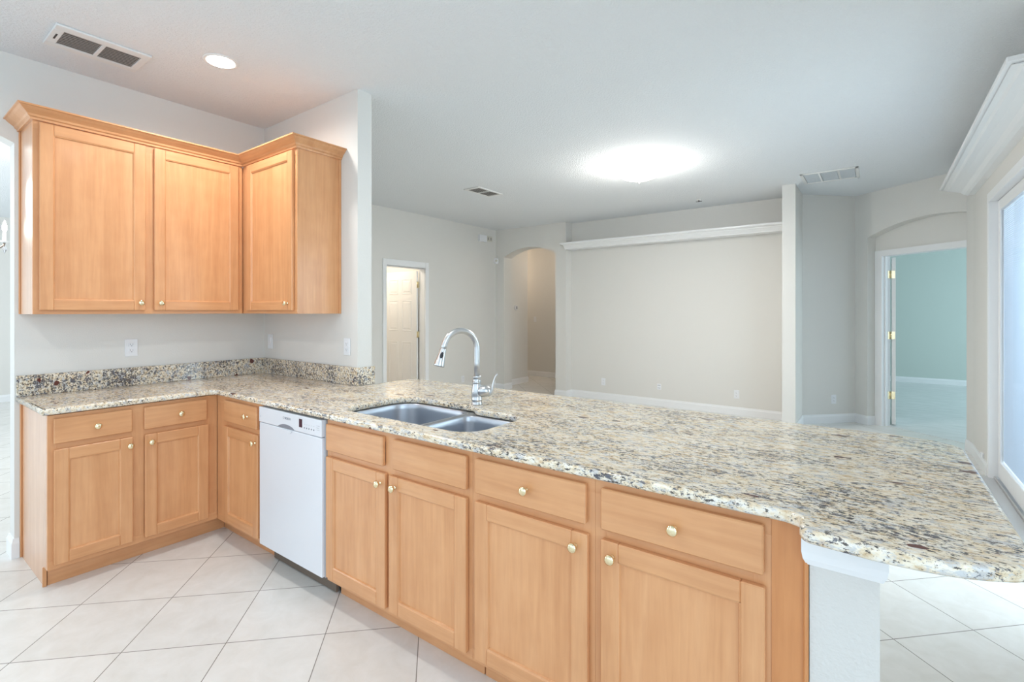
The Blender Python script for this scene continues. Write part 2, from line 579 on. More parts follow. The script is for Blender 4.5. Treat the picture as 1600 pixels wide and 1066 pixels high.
# baseboards
BB = [(0.0, 0.0), (0.014, 0.0), (0.014, 0.085), (0.009, 0.098), (0.007, 0.112), (0.0, 0.112)]
def baseboard(name, path):
    struct(B().sweep(path, BB), name, TRIM)
baseboard('baseboard_great_room_left', [(-1.6, 0.2), (-1.6, 2.47)])
baseboard('baseboard_far_left', [(-1.6, 3.36), (-1.6, 5.04), (-1.42, 5.04), (-1.42, 5.28)])
baseboard('baseboard_far', [(-0.332, 5.28), (-0.332, 5.04), (XJ, 5.04), (XJ, 5.22), (3.092, 5.22), (3.092, 4.5), (3.229, 4.5), (3.229, 5.149), (3.758, 5.68), fD2(0.17, 0, 0)[:2], fD2(0.17, 0, -0.13)[:2]])
baseboard('baseboard_right', [(4.721, 4.80), (4.75, 4.62), (4.75, 3.80)])
baseboard('baseboard_hall_left', [(-1.66, 5.28), (-1.66, 6.14), (-1.78, 6.14)][::1])
baseboard('baseboard_hall_back', [(-4.0, 7.0), (1.38, 7.0)])
baseboard('baseboard_bedroom', [(2.6, 10.6), (9, 10.6)])
baseboard('baseboard_dining', [(-7.0, -5), (-7.0, 0.0)])
baseboard('baseboard_left', [(-0.12, -1.0), (-0.12, -1.44), (0.0, -1.44), (0.0, -1.42)])

# half wall of the peninsula with its end and the cap under the granite
struct(B().prism([(1.245, 0.0), (3.851, 0.0), (3.851, -0.61), (3.99, -0.61), (3.99, 0.115), (1.245, 0.115)], XY, 0, 0.885), 'wall_peninsula', TEXWHITE)
CAP = [(0.0, 0.795), (0.006, 0.797), (0.013, 0.812), (0.016, 0.83), (0.016, 0.893), (0.0, 0.893)]
struct(B().sweep([(3.851, -0.42), (3.851, -0.6105), (3.99, -0.6105), (3.99, 0.1155), (1.3, 0.1155)], CAP), 'trim_peninsula_cap', TRIM)

# ------------------------------------------------------------------ doors
def hinge(parent, fn_pts, m=BRASS):
    b = B()
    for f in fn_pts:
        f(b)
    return b.build('hinge', m, parent)

# white six panel door in the left wall of the great room
struct(B().box(-1.6, -1.582, 2.472, 2.536, 0, 2.166, 0.003).box(-1.6, -1.582, 3.28, 3.35, 0, 2.166, 0.003).box(-1.6, -1.582, 2.536, 3.28, 2.075, 2.166, 0.003)
       .box(-1.72, -1.6, 2.52, 2.536, 0, 2.07).box(-1.72, -1.6, 3.275, 3.289, 0, 2.07).box(-1.72, -1.6, 2.533, 3.283, 2.062, 2.076), 'trim_1', TRIM)
door1 = thing('door_1', 'white six panel door standing open behind the left wall of the great room', 'door', (-1.72, 3.23, 0.0))
door1['kind'] = 'structure'
def six_panel(b, x0, x1, yf, yb, z0, z1):
    """slab with six raised panels on the face yf"""
    b.box(x0, x1, min(yf, yb), max(yf, yb), z0, z1, 0.002)
    w = x1 - x0
    st = w * 0.15
    cols = [(x0 + st, x0 + w * 0.5 - st * 0.42), (x0 + w * 0.5 + st * 0.42, x1 - st)]
    rows = [(z0 + 0.24, z0 + 0.93), (z0 + 1.10, z0 + 1.58), (z0 + 1.68, z1 - 0.12)]
    s = -1 if yf < yb else 1
    for c0, c1 in cols:
        for r0, r1 in rows:
            def lp(d, o):
                return [(c0 + d, yf + s * o, r0 + d), (c1 - d, yf + s * o, r0 + d), (c1 - d, yf + s * o, r1 - d), (c0 + d, yf + s * o, r1 - d)]
            b.loft([lp(0, 0.0005), lp(0.006, 0.006), lp(0.013, 0.0006), lp(0.03, 0.0007), lp(0.045, 0.005)], 0, False, False, True)
    return b
six_panel(B(), -2.49, -1.735, 3.235, 3.27, 0.012, 2.045).build('slab', DOORW, door1)
for hz in (1.83, 1.06, 0.3):
    B().box(-1.735, -1.715, 3.243, 3.247, hz - 0.045, hz + 0.045).box(-1.7185, -1.7155, 3.247, 3.274, hz - 0.045, hz + 0.045).lathe([(0.006, hz - 0.05), (0.006, hz + 0.05)], (-1.722, 3.236, 0), (0, 0, 1), 10).build('hinge', BRASS, door1, label='brass hinge')

# double door opening to the bedroom
def D2box(b, s0, s1, o0, o1, z0, z1, mi=0):
    return b.prism([(s0, z0), (s1, z0), (s1, z1), (s0, z1)], fD2, o0, o1, mi)
b = B()
D2box(b, 0.172, 0.262, -0.13, -0.112, 0, 2.17)
D2box(b, 1.50, 1.59, -0.13, -0.112, 0, 2.17)
D2box(b, 0.262, 1.50, -0.13, -0.112, 2.10, 2.17)
D2box(b, 0.24, 0.258, -0.25, -0.1305, 0, 2.115)
D2box(b, 1.504, 1.522, -0.25, -0.1305, 0, 2.115)
D2box(b, 0.258, 1.504, -0.25, -0.1305, 2.098, 2.115)
D2box(b, 0.258, 0.268, -0.2, -0.165, 0, 2.098)
struct(b, 'trim_2', TRIM)
P = Vector(fD2(0.268, 0, -0.262))
door2 = thing('door_2', 'white bedroom door folded open inside the arched doorway', 'door', (P.x, P.y, 0.0))
door2['kind'] = 'structure'
B().box(P.x, P.x + 0.04, P.y, P.y + 0.62, 0.014, 2.085, 0.002).build('slab', DOORW, door2)
for hz in (1.876, 1.12, 0.377):
    b = B()
    b.box(P.x + 0.001, P.x + 0.034, P.y - 0.003, P.y + 0.0005, hz - 0.047, hz + 0.047)
    D2box(b, 0.2575, 0.2615, -0.25, -0.212, hz - 0.047, hz + 0.047)
    b.lathe([(0.006, hz - 0.05), (0.006, hz + 0.05)], (P.x - 0.006, P.y - 0.008, 0), (0, 0, 1), 10)
    b.build('hinge', BRASS, door2, label='brass hinge')

# sliding glass door
door3 = thing('door_3', 'white framed sliding glass door with closed pale blinds', 'sliding door', (4.80, 2.39, 0.0))
door3['kind'] = 'structure'
b = B()
b.box(4.742, 4.90, 3.735, 3.80, 0.0, 2.42, 0.003).box(4.742, 4.90, 0.98, 1.045, 0.0, 2.42, 0.003).box(4.742, 4.90, 1.045, 3.735, 2.345, 2.42, 0.003)
b.build('door_frame', TRIM, door3)
b = B()
b.box(4.70, 4.775, 1.0, 3.79, 0.0, 0.012, 0.003).box(4.775, 4.785, 1.045, 3.735, 0.0, 0.03).box(4.86, 4.90, 1.045, 3.735, 0.0, 0.03).box(4.785, 4.86, 1.045, 3.735, 0.0, 0.008)
b.build('threshold', THRESH, door3)
for y0, y1, x in ((2.36, 3.725, 4.82), (1.05, 2.44, 4.865)):
    b = B()
    fw = 0.075
    b.box(x - 0.02, x + 0.02, y0, y0 + fw, 0.03, 2.343, 0.004).box(x - 0.02, x + 0.02, y1 - fw, y1, 0.03, 2.343, 0.004)
    b.box(x - 0.02, x + 0.02, y0 + fw, y1 - fw, 0.03, 0.17, 0.004).box(x - 0.02, x + 0.02, y0 + fw, y1 - fw, 2.255, 2.343, 0.004)
    pn = b.build('sliding_panel', TRIM, door3)
    B().box(x - 0.004, x - 0.001, y0 + fw, y1 - fw, 0.17, 2.255).build('pane', GLASS, pn)
    if x > 4.84:
        continue
    b = B()
    z = 0.185
    while z < 2.24:
        b.loft([[(x + 0.004, y0 + fw, z), (x + 0.004, y1 - fw, z)], [(x + 0.009, y0 + fw, z + 0.017), (x + 0.009, y1 - fw, z + 0.017)]], 0, False, closed=False)
        z += 0.016
    b.build('blind', BLIND, pn)

# ------------------------------------------------------------------ white crown ledges
v = thing('wall_shelf', 'white crown moulding ledge over the sliding glass door', 'shelf', (4.75, 2.95, 2.55), 0.0, 'crown moulding ledges')
prof = [(0.0, 2.555), (0.05, 2.556), (0.075, 2.566), (0.10, 2.588), (0.15, 2.606), (0.19, 2.612), (0.205, 2.622), (0.235, 2.626), (0.0, 2.626)]
B().sweep([(4.75, 4.55), (4.75, 4.545), (4.75, 1.38), (4.75, 1.375)][1:3], prof).build('crown_moulding', TRIM, v)
B().box(4.492, 4.75, 1.35, 4.57, 2.632, 2.66, 0.004).box(4.53, 4.75, 1.39, 4.54, 2.6262, 2.632).build('top_board', TRIM, v)

v = thing('wall_shelf', 'long white crown moulding ledge high on the far wall', 'shelf', (1.5, 5.22, 2.43), 0.0, 'crown moulding ledges')
prof = [(0.0, 2.437), (0.018, 2.437), (0.022, 2.452), (0.036, 2.463), (0.055, 2.482), (0.068, 2.489), (0.072, 2.502), (0.098, 2.507), (0.102, 2.512), (0.0, 2.512)]
B().sweep([(-0.145, 5.04), (-0.1305, 5.04), (3.09, 5.04)][:1] + [(3.09, 5.04)], prof).build('crown_moulding', TRIM, v)
B().box(-0.19, 3.09, 4.922, 5.038, 2.512, 2.538, 0.003).box(XJ + 0.001, 3.09, 5.038, 5.219, 2.437, 2.538).build('top_board', TRIM, v)

# ------------------------------------------------------------------ kitchen cabinets
KP = [(0.0085, 0.0), (0.0085, 0.002), (0.0055, 0.005), (0.005, 0.012), (0.0085, 0.016), (0.0155, 0.019), (0.0165, 0.023), (0.0145, 0.027), (0.009, 0.0295), (0.0, 0.0305)]
_k = B().lathe(KP, (0, 0, 0), (0, -1, 0), 20)
KME = bpy.data.meshes.new('knob')
_k.bm.to_mesh(KME)
_k.bm.free()
KME.materials.append(BRASS)

def knob(parent, pos, rz=0.0):
    o = bpy.data.objects.new('knob', KME)
    COL.objects.link(o)
    o.parent = parent
    o.location = Vector(pos) - Vector(ORG[parent])
    o.rotation_euler = (0, 0, rz)
    o['label'] = 'round brass knob'
    return o

def framefn(side):
    """(u along the run, d out of the face, z) -> xyz; side 'B' faces -y, side 'A' faces +x"""
    if side == 'B':
        return lambda u, d, z: (u, -d, z)
    return lambda u, d, z: (d, u, z)

def fbox(b, f, u0, u1, d0, d1, z0, z1, bev=0.0, mi=0):
    p, q = f(u0, d0, z0), f(u1, d1, z1)
    return b.box(min(p[0], q[0]), max(p[0], q[0]), min(p[1], q[1]), max(p[1], q[1]), z0, z1, bev, mi)

def cab_door(parent, side, u0, u1, z0, z1, d, kn, name='door'):
    f = framefn(side)
    WH = WOODX if side == 'B' else WOODY
    st = 0.058
    t = 0.02
    b = B()
    fbox(b, f, u0, u0 + st, d, d + t, z0, z1, 0.003, 0)
    fbox(b, f, u1 - st, u1, d, d + t, z0, z1, 0.003, 0)
    fbox(b, f, u0 + st, u1 - st, d, d + t, z0, z0 + st, 0.003, 1)
    fbox(b, f, u0 + st, u1 - st, d, d + t, z1 - st, z1, 0.003, 1)
    # sloped sticking between frame and panel
    def lp(i, o):
        return [f(u0 + st + i, d + o, z0 + st + i), f(u1 - st - i, d + o, z0 + st + i), f(u1 - st - i, d + o, z1 - st - i), f(u0 + st + i, d + o, z1 - st - i)]
    b.loft([lp(-0.001, t - 0.002), lp(0.003, t - 0.004), lp(0.006, t - 0.011), lp(0.006, 0.004)], 0)
    dr = b.build(name, [WOODV, WH], parent)
    b = B()
    fbox(b, f, u0 + st - 0.004, u1 - st + 0.004, d + 0.003, d + 0.0095, z0 + st - 0.004, z1 - st + 0.004)
    b.build('panel', WOODP, dr)
    if kn:
        knob(dr, f(kn[0], d + t, kn[1]), 0 if side == 'B' else math.pi / 2)
    return dr

def drawer(parent, side, u0, u1, z0, z1, d, kn, name='drawer'):
    f = framefn(side)
    b = B()
    fbox(b, f, u0, u1, d, d + 0.02, z0, z1, 0.004)
    dr = b.build(name, WOODX if side == 'B' else WOODY, parent)
    if kn:
        knob(dr, f(kn[0], d + 0.02, kn[1]), 0 if side == 'B' else math.pi / 2)
    return dr

TK, BT = 0.10, 0.888     # toe kick height, top of the boxes

def base_cab(label, side, u0, u1, drawers, doors, frame_u=None, stile_extra=0.0, solid_u=None, toe_u=None, box_top=BT):
    f = framefn(side)
    loc = f((u0 + u1) / 2, 0.3, 0)
    c = thing('base_cabinet', label, 'cabinet', (loc[0], loc[1], 0.0), 0.0, 'maple base cabinets')
    s0, s1 = solid_u or (u0, u1)
    b = B()
    # carcass panels: two ends, bottom, back
    fbox(b, f, s0, s0 + 0.018, 0.006, 0.589, TK, box_top)
    fbox(b, f, s1 - 0.018, s1, 0.006, 0.589, TK, box_top)
    fbox(b, f, s0 + 0.018, s1 - 0.018, 0.006, 0.589, TK, TK + 0.018)
    fbox(b, f, s0 + 0.018, s1 - 0.018, 0.006, 0.014, TK + 0.018, box_top)
    b.build('carcass', WOODV, c)
    # face frame
    b = B()
    z_mid = 0.727
    st = [u0] + [x for x in (frame_u or [])] + [u1]
    fbox(b, f, u0, u1, 0.59, 0.61, 0.845, BT, 0.0008, 1)
    fbox(b, f, u0, u1, 0.59, 0.61, TK, TK + 0.045, 0.0008, 1)
    fbox(b, f, u0 + 0.002, u1 - 0.002, 0.59, 0.609, z_mid - 0.03, z_mid + 0.03, 0.0008, 1)
    spans = []
    for i, x in enumerate(st):
        w0 = x if i == 0 else x - 0.03
        w1 = x if i == len(st) - 1 else x + 0.03
        if i == 0:
            w1 = max(x + 0.036, min(q[0] for q in doors + drawers) + 0.012)
        if i == len(st) - 1:
            w0 = min(x - 0.036, max(q[1] for q in doors + drawers) - 0.030)
        fbox(b, f, w0, w1, 0.59, 0.6095, TK + 0.045, 0.845, 0.0006, 0)
        spans.append((w0, w1))
    b.build('face_frame', [WOODV, WOODX if side == 'B' else WOODY], c)
    b = B()
    t0, t1 = toe_u or (s0 + 0.002, s1 - 0.002)
    fbox(b, f, t0, t1, 0.515, 0.535, 0.0, TK)
    b.build('toe_kick', WOODX if side == 'B' else WOODY, c)
    for (d0, d1, k, nm) in drawers:
        drawer(c, side, d0, d1, 0.742, 0.870, 0.61, (k, 0.806) if k else None, nm)
    for (d0, d1, k) in doors:
        cab_door(c, side, d0, d1, 0.125, 0.712, 0.61, (k, 0.668))
    return c

cA = base_cab('two door two drawer maple base cabinet under the granite along the left wall', 'A', -1.41, -0.6105,
              [(-1.389, -1.06, -1.216, 'drawer'), (-1.003, -0.676, -0.823, 'drawer')],
              [(-1.388, -1.057, -1.073), (-1.0, -0.667, -0.972)], [-1.03], solid_u=(-1.398, -0.614), toe_u=(-1.396, -0.536))
b = B()
b.prism([(0.0, 0.0), (0.5345, 0.0), (0.5345, TK), (0.5895, TK), (0.5895, BT), (0.0, BT)], XZ, -1.41, -1.3985)
b.build('end_panel', WOODG, cA)
B().box(0.0, 0.022, -1.4185, -1.4102, 0.0, BT, 0.002).build('scribe_strip', WOODV, cA)
B().box(0.5355, 0.545, -1.4165, -1.40, 0.0, TK + 0.0, 0.001).build('toe_end_block', WOODV, cA)

base_cab('narrow one door maple base cabinet in the inner corner left of the dishwasher', 'B', 0.6105, 1.188,
         [(0.745, 1.15, 1.045, 'drawer')], [(0.738, 1.163, 1.137)], [], solid_u=(0.65, 1.186), toe_u=(0.5355, 1.19))
base_cab('wide maple sink base cabinet with two blank fronts right of the dishwasher', 'B', 1.815, 2.758,
         [(1.83, 2.256, None, 'false_front'), (2.32, 2.738, None, 'false_front')],
         [(1.83, 2.27, 2.24), (2.296, 2.738, 2.338)], [2.283], solid_u=(1.817, 2.756), box_top=0.64)
base_cab('maple base cabinet with one drawer and one door right of the sink cabinet', 'B', 2.7585, 3.2692,
         [(2.782, 3.243, 3.017, 'drawer')], [(2.782, 3.25, 3.208)], [])
cE = base_cab('maple base cabinet at the right end of the peninsula beside the white half wall', 'B', 3.2695, 3.768,
         [(3.296, 3.752, 3.525, 'drawer')], [(3.296, 3.755, 3.336)], [], 0.0, solid_u=(3.272, 3.79))
B().box(3.768, 3.8385, -0.6115, -0.585, 0.0, BT).build('filler_strip', FILLER, cE, label='darker wood filler strip')
B().box(3.8385, 3.8495, -0.618, -0.60, 0.0, BT, 0.003).build('scribe_strip', FILLER, cE, label='darker wood scribe strip')

CROWN = [(0.0, 2.452), (0.012, 2.452), (0.014, 2.463), (0.022, 2.468), (0.026, 2.478), (0.05, 2.497), (0.06, 2.508), (0.068, 2.510), (0.068, 2.518), (0.0, 2.518)]
CPATH = [(0.0, -1.417), (0.325, -1.417), (0.325, -0.317), (1.035, -0.317), (1.035, 0.0)]

def wall_cab(label, side, u0, u1, doors, stiles, crange, box_u):
    f = framefn(side)
    loc = f((u0 + u1) / 2, 0.16, 0)
    c = thing('wall_cabinet', label, 'cabinet', (loc[0], loc[1], 1.402), 0.0, 'maple wall cabinets')
    b = B()
    fbox(b, f, box_u[0], box_u[1], 0.001, 0.305, 1.402, 2.452)
    b.build('carcass', [WOODG if side == 'A' else WOODP], c)
    b = B()
    Wh = WOODX if side == 'B' else WOODY
    fbox(b, f, u0, u1, 0.305, 0.325 if side == 'A' else 0.317, 1.402, 1.44, 0.0006, 1)
    fbox(b, f, u0, u1, 0.305, 0.325 if side == 'A' else 0.317, 2.41, 2.452, 0.0006, 1)
    for w0, w1 in stiles:
        fbox(b, f, w0, w1, 0.305, 0.3245 if side == 'A' else 0.3165, 1.44, 2.41, 0.0006, 0)
    b.build('face_frame', [WOODV, Wh], c)
    b = B()
    b.sweep(CPATH, CROWN, crange[0], crange[1])
    b.build('crown_moulding', Wh, c)
    for d0, d1, k in doors:
        cab_door(c, side, d0, d1, 1.424, 2.443, 0.325 if side == 'A' else 0.317, (k, 1.47))
    return c
cU = wall_cab('two door maple wall cabinet above the outlet on the left wall', 'A', -1.417, -0.325,
         [(-1.393, -0.911, -0.938), (-0.864, -0.357, -0.832)], [(-1.417, -1.38), (-0.925, -0.85), (-0.37, -0.325)], (0, 2), (-1.4165, -0.002))
B().box(0.001, 0.018, -1.4235, -1.417, 1.402, 2.452, 0.001).build('scribe_strip', WOODV, cU)
cV = wall_cab('single door maple wall cabinet on the short partition wall', 'B', 0.326, 1.035,
         [(0.415, 1.006, 0.955)], [(0.326, 0.43), (0.99, 1.035)], (2, 4), (0.307, 1.0345))
B().box(1.035, 1.041, -0.018, -0.001, 1.402, 2.452, 0.001).build('scribe_strip', WOODV, cV)

# ------------------------------------------------------------------ granite
def rounded(poly, n=8):
    """poly: (x, y, r) -> list of points with rounded corners"""
    out = []
    N = len(poly)
    for i in range(N):
        x, y, r = poly[i]
        p = Vector((x, y))
        if r <= 0:
            out.append((x, y))
            continue
        a = Vector(poly[i - 1][:2]) - p
        c = Vector(poly[(i + 1) % N][:2]) - p
        an = a.angle(c)
        t = min(r / math.tan(an / 2), a.length * 0.49, c.length * 0.49)
        rr = t * math.tan(an / 2)
        a.normalize()
        c.normalize()
        cen = p + (a + c).normalized() * (rr / math.sin(an / 2))
        A0 = p + a * t - cen
        C0 = p + c * t - cen
        tot = A0.angle(C0)
        sgn = 1 if A0.cross(C0) > 0 else -1
        for k in range(n + 1):
            th = sgn * tot * k / n
            out.append((cen.x + A0.x * math.cos(th) - A0.y * math.sin(th), cen.y + A0.x * math.sin(th) + A0.y * math.cos(th)))
    return out

OUT = [(0.0, -1.436, 0), (0.64, -1.436, 0.006), (0.64, -0.64, 0.03), (3.80, -0.64, 0.03), (3.838, -0.655, 0.03), (3.842, -0.735, 0.03),
       (3.99, -0.748, 0.3), (4.12, -0.735, 0.3), (4.24, -0.665, 0.09), (4.236, 0.43, 0.17), (4.05, 0.475, 0.25), (1.243, 0.465, 0.01), (1.243, 0.0, 0), (0.0, 0.0, 0)]
SINK = [(1.793, -0.53, 0.11), (2.672, -0.53, 0.11), (2.672, -0.135, 0.09), (2.36, -0.135, 0.06), (2.30, -0.078, 0.06), (1.793, -0.078, 0.13)]
ctop = thing('granite_countertop', 'beige speckled granite countertop running along the wall and the peninsula', 'countertop', (2.0, -0.3, 0.894))
cu = bpy.data.curves.new('c', 'CURVE')
cu.dimensions = '2D'
cu.fill_mode = 'BOTH'
cu.extrude = 0.016 - 0.011
cu.bevel_depth = 0.011
cu.bevel_resolution = 3
cu.offset = -0.011
for poly in (rounded(OUT), rounded(SINK)):
    sp = cu.splines.new('POLY')
    sp.points.add(len(poly) - 1)
    for p, (x, y) in zip(sp.points, poly):
        p.co = (x, y, 0, 1)
    sp.use_cyclic_u = True
co = bpy.data.objects.new('c', cu)
COL.objects.link(co)
dg = bpy.context.evaluated_depsgraph_get()
me = bpy.data.meshes.new_from_object(co.evaluated_get(dg))
bpy.data.objects.remove(co)
b = B()
b.bm.from_mesh(me)
bmesh.ops.translate(b.bm, verts=b.bm.verts[:], vec=(0, 0, 0.910))
for fc in b.bm.faces:
    fc.material_index = 0
    fc.smooth = abs(fc.normal.z) < 0.98
b.build('slab', GRANITE, ctop)
ZS = 1.046
tag(B().box(0.001, 0.022, -1.434, -0.0005, 0.9262, ZS, 0.002).build('granite_backsplash', GRANITE_V), 'long speckled granite backsplash along the left wall below the outlet', 'backsplash', 'granite backsplash pieces')
tag(B().box(0.0225, 1.2195, -0.022, -0.001, 0.9262, ZS, 0.002).build('granite_backsplash', GRANITE_V), 'brown speckled granite backsplash on the short partition wall under the switch', 'backsplash', 'granite backsplash pieces')
tag(B().box(1.221, 1.242, -0.022, 0.125, 0.9262, ZS, 0.002).build('granite_backsplash', GRANITE_V), 'short granite backsplash piece wrapped on the end of the partition wall', 'backsplash', 'granite backsplash pieces')

# ------------------------------------------------------------------ sink
sk = thing('kitchen_sink', 'stainless steel double bowl sink set into the granite', 'sink', (2.23, -0.3, 0.70))
def inset(poly, d):
    P = [Vector(p) for p in poly]
    n = len(P)
    out = []
    area = sum(P[i].x * P[(i + 1) % n].y - P[(i + 1) % n].x * P[i].y for i in range(n))
    s = 1 if area > 0 else -1
    for i in range(n):
        d1 = (P[i] - P[i - 1]).normalized()
        d2 = (P[(i + 1) % n] - P[i]).normalized()
        n1 = Vector((-d1.y, d1.x)) * s
        n2 = Vector((-d2.y, d2.x)) * s
        m = (n1 + n2)
        m = m / max(m.length, 1e-6)
        out.append(P[i] + m * (d / max(m.dot(n1), 0.4)))
    return out
def bowl(poly, depth, name):
    zt = 0.8925
    loops = []
    for d, z in ((-0.022, zt), (0.0, zt), (0.003, zt - 0.004), (0.006, zt - 0.03), (0.012, zt - depth + 0.05), (0.018, zt - depth + 0.025), (0.032, zt - depth + 0.008), (0.055, zt - depth)):
        loops.append([(p.x, p.y, z) for p in inset(poly, d)])
    b = B()
    b.loft(loops, 0, True, False, True)
    o = b.build(name, STEEL, sk)
    sol = o.modifiers.new('thickness', 'SOLIDIFY')
    sol.thickness = 0.0015
    sol.offset = -1
    return o
L = rounded([(1.80, -0.523, 0.10), (2.285, -0.523, 0.07), (2.285, -0.085, 0.07), (1.80, -0.085, 0.12)], 8)
R_ = rounded([(2.325, -0.523, 0.07), (2.665, -0.523, 0.10), (2.665, -0.142, 0.08), (2.325, -0.142, 0.06)], 8)
bl = bowl(L, 0.23, 'bowl')
br = bowl(R_, 0.19, 'bowl')
B().lathe([(0.0, 0.0012), (0.03, 0.0012), (0.034, 0.004), (0.042, 0.005), (0.046, 0.003), (0.047, 0.0)], (2.04, -0.28, 0.664), (0, 0, 1), 24).build('drain', STEEL, sk)
B().lathe([(0.0, 0.0012), (0.03, 0.0012), (0.034, 0.004), (0.042, 0.005), (0.046, 0.003), (0.047, 0.0)], (2.495, -0.31, 0.704), (0, 0, 1), 24).build('drain', STEEL, sk)
B().box(2.2868, 2.3232, -0.51, -0.07, 0.884, 0.8915, 0.003).box(2.3232, 2.42, -0.1435, -0.07, 0.884, 0.8915, 0.001).box(2.24, 2.2868, -0.10, -0.07, 0.884, 0.8915, 0.001).build('divider', STEEL, sk)

# ------------------------------------------------------------------ faucet
FX, FY, FZ = 2.287, -0.036, 0.926
fa = thing('kitchen_faucet', 'brushed nickel gooseneck faucet with pull down spray behind the sink', 'faucet', (FX, FY, FZ))
B().lathe([(0.0, 0.0), (0.031, 0.0), (0.031, 0.006), (0.0275, 0.009), (0.0275, 0.022), (0.029, 0.024), (0.029, 0.029), (0.0275, 0.032), (0.029, 0.05), (0.0295, 0.07), (0.027, 0.09), (0.0235, 0.106), (0.0215, 0.112), (0.0235, 0.115), (0.0235, 0.121), (0.021, 0.124), (0.0205, 0.140), (0.0225, 0.143), (0.0225, 0.149), (0.019, 0.152), (0.0, 0.152)], (FX, FY, FZ), (0, 0, 1), 28).build('body', NICKEL, fa)
dirx, diry = -0.07, -0.19
dl = math.hypot(dirx, diry)
dx, dy = dirx / dl, diry / dl
pts = [(FX, FY, FZ + 0.148), (FX, FY, FZ + 0.22), (FX, FY, FZ + 0.295)]
Rg = 0.096
for k in range(1, 25):
    th = math.pi * 0.93 * k / 24
    dd = Rg - Rg * math.cos(th)
    pts.append((FX + dx * dd, FY + dy * dd, FZ + 0.295 + Rg * math.sin(th)))
last = Vector(pts[-1])
tdir = (last - Vector(pts[-2])).normalized()
pts.append(tuple(last + tdir * 0.018))
B().tube(pts, [0.0155] * len(pts), 18).build('spout', NICKEL, fa)
hp = last + tdir * 0.014
hd = B().lathe([(0.0, 0.0), (0.0155, 0.0), (0.0165, 0.003), (0.0165, 0.02), (0.0195, 0.036), (0.0245, 0.064), (0.0275, 0.082), (0.0285, 0.089), (0.026, 0.093), (0.0, 0.091)], hp, tdir, 24).build('spray_head', NICKEL, fa)
side = Vector((0.70, -0.72, 0.05)).normalized()
side = (side - tdir * side.dot(tdir)).normalized()
bc = hp + tdir * 0.036 + side * 0.0175
b = B()
b.tube([bc - tdir * 0.019, bc - tdir * 0.012, bc, bc + tdir * 0.012, bc + tdir * 0.019], [0.001, 0.007, 0.0085, 0.007, 0.001], 12)
b.build('spray_button', BLACKP, hd, label='black spray button')
hx = Vector((0.93, 0.37, 0)).normalized()
h0 = Vector((FX, FY, FZ + 0.073))
b = B()
b.lathe([(0.0, 0.010), (0.029, 0.014), (0.0315, 0.03), (0.0305, 0.046), (0.026, 0.062), (0.016, 0.075), (0.0, 0.079)], h0, hx, 22)
b.build('handle_barrel', NICKEL, fa)
pl = []
for d, z in ((0.052, -0.020), (0.066, -0.023), (0.079, -0.012), (0.086, 0.008), (0.090, 0.035), (0.096, 0.06), (0.105, 0.082), (0.112, 0.092)):
    pl.append(tuple(h0 + hx * d + Vector((0, 0, z))))
B().tube(pl, [0.006, 0.0095, 0.011, 0.010, 0.0085, 0.0075, 0.007, 0.0045], 14, 0, 0.75).build('handle_lever', NICKEL, fa)

# ------------------------------------------------------------------ dishwasher
X0, X1 = 1.193, 1.804
dw = thing('dishwasher', 'white built in dishwasher under the granite between maple cabinets', 'dishwasher', ((X0 + X1) / 2, -0.3, 0.0))
B().box(X0 + 0.01, X1 - 0.04, -0.60, -0.01, 0.125, 0.87).build('tub', DWGREY, dw)
B().box(X0, X1, -0.633, -0.602, 0.112, 0.796, 0.004, seg=2).build('door_panel', DWWHITE, dw)
cp = B()
cp.box(X0, X1, -0.636, -0.602, 0.799, 0.884, 0.004, seg=2)
cp = cp.build('control_panel', DWWHITE, dw)
b = B()
hl = []
for k in range(13):
    t = k / 12
    x = 1.40 + 0.16 * t
    hgt = 0.018 * math.sin(math.pi * t) ** 0.7 + 0.001
    hl.append((x, hgt))
b.prism([(x, 0.802) for x, h in hl] + [(x, 0.802 + h) for x, h in hl[::-1]], XZ, -0.6375, -0.634)
b.build('handle_recess', INK, cp)
b = B()
b.prism([(1.43, 0.792), (1.54, 0.792), (1.52, 0.778), (1.45, 0.778)], XZ, -0.638, -0.632)
b.build('handle_lip', DWWHITE, dw)
B().box(1.606, 1.634, -0.6372, -0.634, 0.826, 0.868).build('display', DISPLAY, cp)
for k in range(5):
    B().lathe([(0.0, 0.0018), (0.0035, 0.0018), (0.0035, -0.001)], (1.655 + 0.021 * k, -0.636, 0.828), (0, -1, 0), 10).build('button', INK, cp)
for k in range(5):
    B().box(1.651 + 0.021 * k, 1.660 + 0.021 * k, -0.6366, -0.635, 0.845, 0.8465).build('printed_mark', DWGREY, cp)
for zz, wd in ((0.852, 0.027), (0.842, 0.022), (0.832, 0.027)):
    B().box(1.762, 1.762 + wd, -0.6366, -0.635, zz, zz + 0.0016).build('printed_mark', DWGREY, cp)
B().lathe([(0.003, -0.001), (0.003, 0.0008), (0.0, 0.0008)], (1.212, -0.6362, 0.832), (0, -1, 0), 10).build('indicator_dot', DWGREY, cp)
tc = bpy.data.curves.new('t', 'FONT')
tc.body = 'BOSCH'
tc.size = 0.017
tc.extrude = 0.0004
to = bpy.data.objects.new('t', tc)
COL.objects.link(to)
dg = bpy.context.evaluated_depsgraph_get()
tme = bpy.data.meshes.new_from_object(to.evaluated_get(dg))
bpy.data.objects.remove(to)
b = B()
b.bm.from_mesh(tme)
bmesh.ops.transform(b.bm, matrix=Matrix.Translation((1.468, -0.6366, 0.848)) @ Matrix.Rotation(math.radians(90), 4, 'X'), verts=b.bm.verts[:])
for fc in b.bm.faces:
    fc.material_index = 0
ring = [(0.0052 * math.cos(2 * math.pi * k / 20), 0.0052 * math.sin(2 * math.pi * k / 20)) for k in range(20)]
